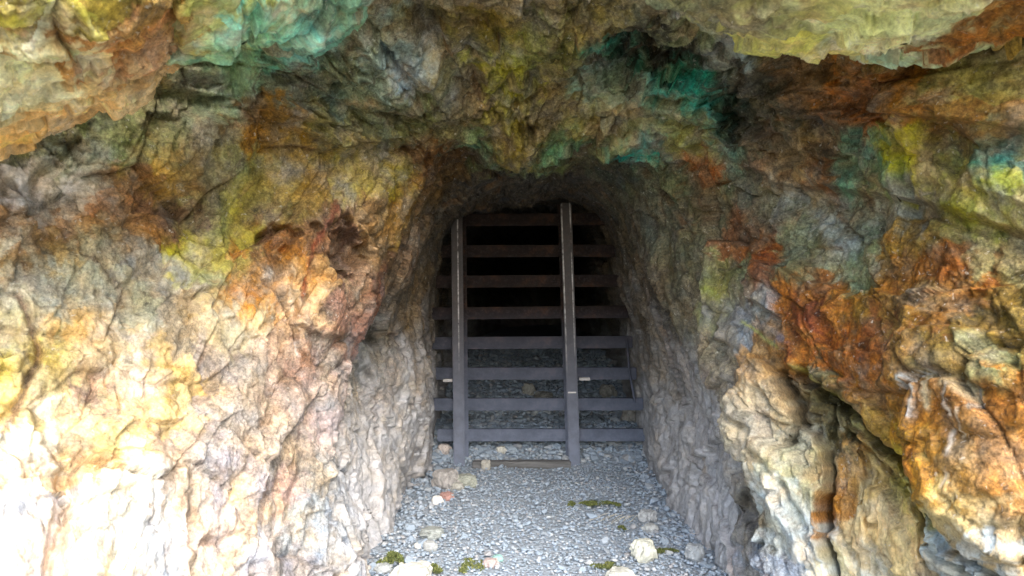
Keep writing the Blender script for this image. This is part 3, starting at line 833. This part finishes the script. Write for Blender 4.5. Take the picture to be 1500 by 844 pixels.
NG = 30000
gxs = rng.uniform(-1.7, 1.9, NG * 5)
gys = rng.uniform(2.3, 9.2, NG * 5)
keep = in_floor(gxs, gys) & (rng.random(NG * 5) < np.where(gys > 6.6, .55, 1.0))
gxs, gys = gxs[keep][:NG], gys[keep][:NG]
n_st = len(gxs)
rs = 0.0060 * np.exp(rng.normal(0, .50, n_st)) + 0.0020
mound = gys > 6.0
rs = np.where(mound, rs * 2.1, rs)
edge = np.interp(gys, [2.0, 3.75, 4.2, 6.2], [-1.4, -.72, -.62, -.58])
edge_r = np.interp(gys, [2.0, 3.75, 4.2, 6.2], [1.6, 1.12, .94, 1.02])
near_wall = (gxs - edge < .20) | (edge_r - gxs < .16)
rs = np.where(near_wall & (rng.random(n_st) < .30), rs * 1.6, rs)
rs = np.where(near_wall & (rng.random(n_st) < .03), rs * 2.4, rs)
big = rng.random(n_st) < 0.012
rs = np.where(big, rs * rng.uniform(1.6, 2.4, n_st), rs)
rub = (gys > 6.0) & (rng.random(n_st) < .10)
rs = np.where(rub, rng.uniform(.018, .05, n_st), rs)
rs = np.clip(rs, .005, .055)
gzs = ground_z(gxs, gys) + 0.025 * fbm(np.stack([gxs, gys, 0 * gxs], 1) * 2.5, 4) + rs * 0.25 + np.abs(rng.normal(0, .004, n_st))
sx, sy, sz = 750 + F * gxs / gys, 422 - F * (gzs - CZ) / gys, rs / gys
seen = (sy < 850) & (gys < 6.9)
order = np.argsort(-np.where(seen, sz, 0))
top = set(order[:300].tolist())
V_, F_, off = [], [], 0
angs = rng.uniform(0, 6.283, (n_st, 3))
for k in range(n_st):
    t_ = k % 10
    ca_, sa_ = math.cos(angs[k, 0]), math.sin(angs[k, 0])
    tilt = 0.35 * math.sin(angs[k, 1])
    if k in top:
        o = link("stone", PROT[t_], None, GROUND)
        o.location = (gxs[k], gys[k], gzs[k])
        o.rotation_euler = (tilt, 0.3 * math.sin(angs[k, 2]), angs[k, 0])
        o.scale = (rs[k],) * 3
    else:
        q = pv[t_] * rs[k]
        ct, st_ = math.cos(tilt), math.sin(tilt)
        q = q @ np.array([[1, 0, 0], [0, ct, st_], [0, -st_, ct]])
        q = q @ np.array([[ca_, sa_, 0], [-sa_, ca_, 0], [0, 0, 1]]) + np.array([gxs[k], gys[k], gzs[k]])
        V_.append(q)
        F_.append(pf[t_] + off)
        off += len(q)
me = mesh_np("gravel", np.concatenate(V_), np.concatenate(F_), smooth=False)
link("gravel", me, GRAVEL, GROUND, kind="stuff")

# ------------------------------------------------------------------ loose stones that stand out
def rough_stone(name, label, px, py, wpx_, hpx_, rgb, seed, cat="stone", group=None, sink=.25, rot=0.0, yscale=.9, flat=1.0):
    """py is the base of the stone on the ground; width and height are in photo pixels"""
    x, y, z = on_ground(px, py)
    bm = bmesh.new()
    bmesh.ops.create_icosphere(bm, subdivisions=4, radius=1)
    vv = np.array([v_.co[:] for v_ in bm.verts], np.float32)
    c, e, r_ = cells(vv * 1.15 + seed * 3.7, 1.1)
    c2, e2, _ = cells(vv * 3.0 + seed * 1.7, 1.0)
    s_ = 1 + .22 * c + .07 * c2 + .05 * fbm(vv * 5 + seed, 4, .6)
    vv = vv * s_[:, None]
    vv[:, 2] = np.clip(vv[:, 2], -1, .80 + .1 * fbm(vv * 2 + seed, 2))
    vv *= np.array([wpx_ / 2 / F * y, yscale * wpx_ / 2 / F * y, hpx_ / (1.75 - sink) / F * y])
    R = np.array(Matrix.Rotation(rot, 3, 'Z'))
    vv = vv @ R.T
    for v_, p_ in zip(bm.verts, vv):
        v_.co = p_
    me_ = bpy.data.meshes.new(name)
    bm.to_mesh(me_)
    bm.free()
    o = link(name, me_, tinted_stone(name, rgb))
    o.location = (x, y, z + hpx_ / (1.75 - sink) / F * y * (1 - sink) * .62)
    return tag(o, label, cat, group)

G_ = "loose stones lying on the gravel"
rough_stone("stone", "large rounded grey stone against the left wall in front of the left post", 653, 714, 38, 30, (.33, .31, .29), 1, group=G_)
rough_stone("stone", "flat topped greenish grey stone right of the large rounded grey stone", 682, 712, 32, 20, (.31, .32, .27), 2, group=G_)
rough_stone("stone", "small slab with white lower edge in front of the flat topped stone", 669, 717, 20, 12, (.36, .35, .31), 3, group=G_)
rough_stone("stone", "small reddish pink stone beside the white stone", 655, 732, 19, 13, (.36, .21, .18), 4, group=G_)
rough_stone("stone", "small bright white stone left of the reddish stone", 641, 738, 17, 13, (.74, .72, .68), 5, group=G_)
rough_stone("stone", "upright pale square stone leaning on the timber sill", 712, 688, 13, 17, (.40, .38, .33), 6, group=G_, yscale=.7)
rough_stone("stone", "whitish stone lying on the rubble just behind the timber sill", 734, 663, 15, 11, (.50, .49, .44), 7, group=G_)
rough_stone("stone", "pale pinkish stone wedged beside the foot of the left post", 651, 664, 18, 16, (.50, .44, .40), 8, group=G_)
rough_stone("boulder", "pale cream boulder at the bottom edge beside the bright green moss", 603, 868, 62, 48, (.50, .49, .42), 9, "boulder", G_, sink=.1)
rough_stone("boulder", "pale yellowish jagged rock standing on gravel at the lower right", 943, 821, 36, 36, (.50, .50, .42), 10, "boulder", G_, sink=.15)
rough_stone("boulder", "low pale rock cut by the bottom edge right of centre", 908, 856, 44, 26, (.48, .48, .42), 11, "boulder", G_)
rough_stone("stone", "small turquoise tinted pebble near the bottom centre", 729, 822, 16, 10, (.24, .42, .38), 12, group=G_)
rough_stone("stone", "small whitish stone on the lower left of the gravel floor", 614, 802, 14, 8, (.62, .61, .57), 13, group=G_)
rough_stone("stone", "broad half buried greenish grey stone on the left of the gravel floor", 632, 786, 36, 14, (.27, .29, .27), 14, group=G_)
rough_stone("stone", "rounded grey stone just right of the small whitish stone", 630, 806, 20, 15, (.34, .35, .34), 15, group=G_)
rough_stone("stone", "angular grey stone at the foot of the right wall", 948, 763, 26, 18, (.34, .35, .35), 16, group=G_)
rough_stone("stone", "pale flat stone below the angular stone at the right wall foot", 952, 778, 22, 12, (.38, .39, .38), 17, group=G_)
rough_stone("stone", "grey angular rock at the bottom right next to the small moss patch", 1018, 818, 26, 24, (.33, .35, .36), 18, group=G_)
rough_stone("stone", "bluish grey stone between the bright moss and the pale cream boulder", 562, 838, 26, 14, (.32, .34, .34), 19, group=G_)
rough_stone("stone", "pale round stone on the dark rubble behind the gate midway between the two posts", 774, 578, 19, 19, (.42, .40, .34), 20, group=G_)
rough_stone("stone", "wide flat grey stone on the rubble behind the gate, right of the pale round one", 795, 585, 28, 13, (.33, .32, .28), 21, group=G_)
rough_stone("stone", "dark greenish stone behind the gate right of the right post, under the third lowest bar", 890, 582, 24, 22, (.30, .29, .25), 22, group=G_)
rough_stone("stone", "round grey stone behind the gate close to the right tunnel wall", 922, 620, 26, 26, (.31, .30, .28), 23, group=G_)
rough_stone("stone", "pinkish flat stone near the bottom centre above the green speckled gravel", 718, 830, 24, 14, (.38, .31, .29), 24, group=G_)

# ------------------------------------------------------------------ gate
def box_bm(bm, cx, cy, cz, sx_, sy_, sz_, bev=0.004):
    r_ = bmesh.ops.create_cube(bm, size=1, matrix=Matrix.Translation((cx, cy, cz)) @ Matrix.Diagonal((sx_, sy_, sz_, 1)))
    vs = r_['verts']
    es = list({e for v_ in vs for e in v_.link_edges})
    if bev:
        bmesh.ops.bevel(bm, geom=es, offset=bev, segments=2, affect='EDGES')

def obj_bm(name, bm, mat, parent=None):
    me_ = bpy.data.meshes.new(name)
    bm.to_mesh(me_)
    bm.free()
    return link(name, me_, mat, parent)

GD = 5.97
gate_o = link("gate", None)
gx0 = (755 - 750) / F * GD
gate_o.location = (gx0, GD, 0)
tag(gate_o, "rusty steel gate of two upright posts and eight horizontal bars closing the mine tunnel", "gate")

def post(xb, yb, xt, yt, rear_shift, face):
    b_ = at(xb, yb, GD)
    t_ = at(xt, yt, GD)
    ax_ = (t_ - b_) / np.linalg.norm(t_ - b_)
    b_, t_ = b_ - .12 * ax_, t_ + .04 * ax_
    L = float(np.linalg.norm(t_ - b_))
    bm = bmesh.new()
    box_bm(bm, 0, 0.0, 0, .086, .022, L, .010)                # front flange
    box_bm(bm, rear_shift * .3, .044, 0, .014, .074, L - .004, 0)  # web
    box_bm(bm, rear_shift, .088, 0, .108, .012, L - .002, .004)  # rear flange
    for f_ in bm.faces:
        f_.material_index = 0 if f_.calc_center_median().y < .0095 else 1
    o = obj_bm("post", bm, face, gate_o)
    o.data.materials.append(STEEL)
    c = (b_ + t_) / 2
    o.location = Vector(c) - Vector(gate_o.location)
    dv = Vector(t_ - b_).normalized()
    o.rotation_euler = (0, math.atan2(dv.x, dv.z), 0)
    return o
p_left = post(673, 690, 669, 303, .012, POST_STEEL[0])
p_right = post(842, 690, 829, 305, -.004, POST_STEEL[1])
bars = [(637, 641, 946, 0), (592, 630, 942, 0), (547, 636, 932, 0), (502, 628, 926, -2), (458, 622, 924, -3), (412, 628, 912, -2), (368, 636, 925, -1), (322, 648, 915, -2)]
BD = GD + .122
for k, (yc, xl, xr, sl) in enumerate(bars):
    A = at(xl, yc - sl / 2, BD)
    B = at(xr, yc + sl / 2, BD)
    L = float(np.linalg.norm(B - A))
    bm = bmesh.new()
    box_bm(bm, 0, 0, 0, L, .05, .094, .006)
    o = obj_bm("bar", bm, STEEL, gate_o)
    o.location = Vector((A + B) / 2) - Vector(gate_o.location)
    o.rotation_euler = (rnd.uniform(-.03, .03), -math.atan2((B - A)[2], (B - A)[0]), rnd.uniform(-.008, .008))
# strap joining the right ends of the lower bars
def rod(name, pts, r_, mat, parent, loc0, seg=8):
    bm = bmesh.new()
    ringz = []
    P_ = [Vector(p_) - Vector(loc0) for p_ in pts]
    for k, p_ in enumerate(P_):
        d_ = (P_[min(k + 1, len(P_) - 1)] - P_[max(k - 1, 0)]).normalized()
        u_ = d_.orthogonal().normalized()
        v2 = d_.cross(u_)
        rr = r_ if not isinstance(r_, list) else r_[k]
        ringz.append([bm.verts.new(p_ + (u_ * math.cos(6.283 * s / seg) + v2 * math.sin(6.283 * s / seg)) * rr) for s in range(seg)])
    for A, B in zip(ringz[:-1], ringz[1:]):
        for s in range(seg):
            bm.faces.new((A[s], A[(s + 1) % seg], B[(s + 1) % seg], B[s]))
    bm.faces.new(ringz[0][::-1])
    bm.faces.new(ringz[-1])
    bmesh.ops.recalc_face_normals(bm, faces=bm.faces)
    return obj_bm(name, bm, mat, parent)
rod("end_strap", [at(918, 496, BD - .04), at(922, 545, BD - .04), at(930, 590, BD - .04)], .009, STEEL, gate_o, gate_o.location)
TAB = plain("bare_steel", (.34, .32, .31), .45, .4)
for (x, y, ww) in ((656, 557, 14), (856, 555, 16)):
    bm = bmesh.new()
    box_bm(bm, 0, 0, 0, ww / F * 5.99, .05, .022, .003)
    o = obj_bm("bracket", bm, TAB, gate_o)
    o.location = Vector(at(x, y, GD + .06)) - Vector(gate_o.location)
bm = bmesh.new()  # white scratch across the right post, built as a thin strip
box_bm(bm, 0, 0, 0, .062, .005, .010, .001)
o = obj_bm("scratch_mark", bm, plain("scratch_pale", (.6, .57, .53), .5, .3), gate_o)
o.location = Vector(at(838, 575, GD - .0115)) - Vector(gate_o.location)

# timber lying across the foot of the gate
bm = bmesh.new()
bmesh.ops.create_cube(bm, size=1, matrix=Matrix.Diagonal((.74, .075, .06, 1)))
bmesh.ops.bevel(bm, geom=list(bm.edges), offset=.008, segments=2, affect='EDGES')
bmesh.ops.subdivide_edges(bm, edges=[e for e in bm.edges if e.calc_length() > .3], cuts=14)
for v_ in bm.verts:
    v_.co += Vector((0, rnd.uniform(-.003, .003), rnd.uniform(-.003, .003) + .006 * math.sin(v_.co.x * 5)))
tm, nt, b = newmat("weathered_timber")
tc = nt.nodes.new("ShaderNodeTexCoord")
mp = node(nt, "ShaderNodeMapping")
mp.inputs["Scale"].default_value = (1.5, 30, 30)
nt.links.new(tc.outputs["Object"], mp.inputs[0])
n = noise(nt, mp.outputs[0], 2.0, 8, .7)
r = ramp(nt, n.outputs["Fac"], [(.3, (.07, .068, .066)), (.5, (.13, .128, .125)), (.7, (.21, .208, .205))])
nt.links.new(r.outputs[0], b.inputs["Base Color"])
b.inputs["Roughness"].default_value = .85
bp = node(nt, "ShaderNodeBump", Strength=.5, Distance=.006)
nt.links.new(n.outputs["Fac"], bp.inputs["Height"])
nt.links.new(bp.outputs[0], b.inputs["Normal"])
sill = obj_bm("timber_sill", bm, tm)
sx0, sy0, sz0 = on_ground(764, 684)
sill.location = (sx0, sy0, sz0 + .016)
sill.rotation_euler = (.05, .012, -.02)
tag(sill, "grey weathered timber lying in the gravel between the two gate posts", "timber")

# ------------------------------------------------------------------ moss and dry grass
moss_m, nt, b = newmat("moss")
g = nt.nodes.new("ShaderNodeNewGeometry")
r = ramp(nt, g.outputs["Random Per Island"], [(0, (.045, .06, .014)), (.5, (.10, .125, .03)), (1, (.20, .205, .06))])
nt.links.new(r.outputs[0], b.inputs["Base Color"])
b.inputs["Roughness"].default_value = .8
def moss(label, px, py, wpx_, dpx_, n_, hgt, seed, group="moss patches on the gravel"):
    r_ = random.Random(seed)
    x, y, z = on_ground(px, py)
    hw = wpx_ / 2 / F * y
    hd = max(dpx_ / 2 / F * y * 2.6, .03)
    bm = bmesh.new()
    cl = [(r_.gauss(0, .45), r_.gauss(0, .45), r_.uniform(.2, .5)) for _ in range(5 + n_ // 300)]
    for _ in range(n_):
        c_ = r_.choice(cl)
        ux, uy = c_[0] + r_.gauss(0, c_[2] * .5), c_[1] + r_.gauss(0, c_[2] * .5)
        q = ux * ux + uy * uy
        if q > 1.3:
            continue
        zz = hgt * max(.15, 1 - q * .7) * r_.uniform(.3, 1.0)
        p_ = Vector((ux * hw, uy * hd, zz))
        L = r_.uniform(.006, .014)
        d_ = Vector((r_.gauss(0, .7), r_.gauss(0, .7), r_.uniform(.3, 1))).normalized() * L
        s_ = d_.orthogonal().normalized() * L * .32
        v1, v2, v3, v4 = p_ - s_, p_ + s_, p_ + d_ + s_ * .2, p_ + d_ - s_ * .2
        f_ = bm.faces.new([bm.verts.new(q_) for q_ in (v1, v2, v3, v4)])
    o = obj_bm("moss", bm, moss_m)
    o.location = (x, y, z + .008)
    return tag(o, label, "moss", group)
moss("bright green moss clump at the bottom left beside the cream boulder", 572, 828, 34, 24, 1800, .05, 1)
moss("broken strip of olive moss across the gravel right of centre", 877, 742, 58, 12, 1500, .022, 2)
moss("small moss tuft left of the olive moss strip", 836, 742, 12, 10, 350, .02, 3)
moss("moss patch right behind the cream boulder at the bottom edge", 634, 838, 26, 14, 900, .02, 4)
moss("thin scattered moss near the bottom centre left of the turquoise pebble", 690, 832, 40, 22, 600, .012, 5)
moss("tiny moss tuft below the dry grass", 912, 776, 12, 8, 200, .014, 6)
moss("flat moss patch right of the jagged pale rock", 975, 812, 46, 10, 800, .014, 7)
moss("dark moss patch above the low pale rock at the bottom", 890, 835, 48, 16, 600, .012, 8)

gr = link("dry_grass", None)
x, y, z = on_ground(905, 764)
gr.location = (x, y, z)
tag(gr, "few dry straw stems lying flat on the gravel below the olive moss strip", "dry grass")
STRAW = plain("straw", (.42, .38, .28), .8)
r_ = random.Random(3)
for k in range(9):
    a_ = r_.uniform(-.5, .5)
    L = r_.uniform(.06, .13)
    o0 = Vector((x + r_.gauss(0, .05), y + r_.gauss(0, .03), z + .016))
    pts = [o0 + Vector((math.cos(a_) * L * t_, math.sin(a_) * L * t_, .022 * math.sin(3.14 * t_) + .006 * k / 9)) for t_ in (-.5, -.2, .2, .5)]
    rod("stem", pts, .0014, STRAW, gr, gr.location, 5)
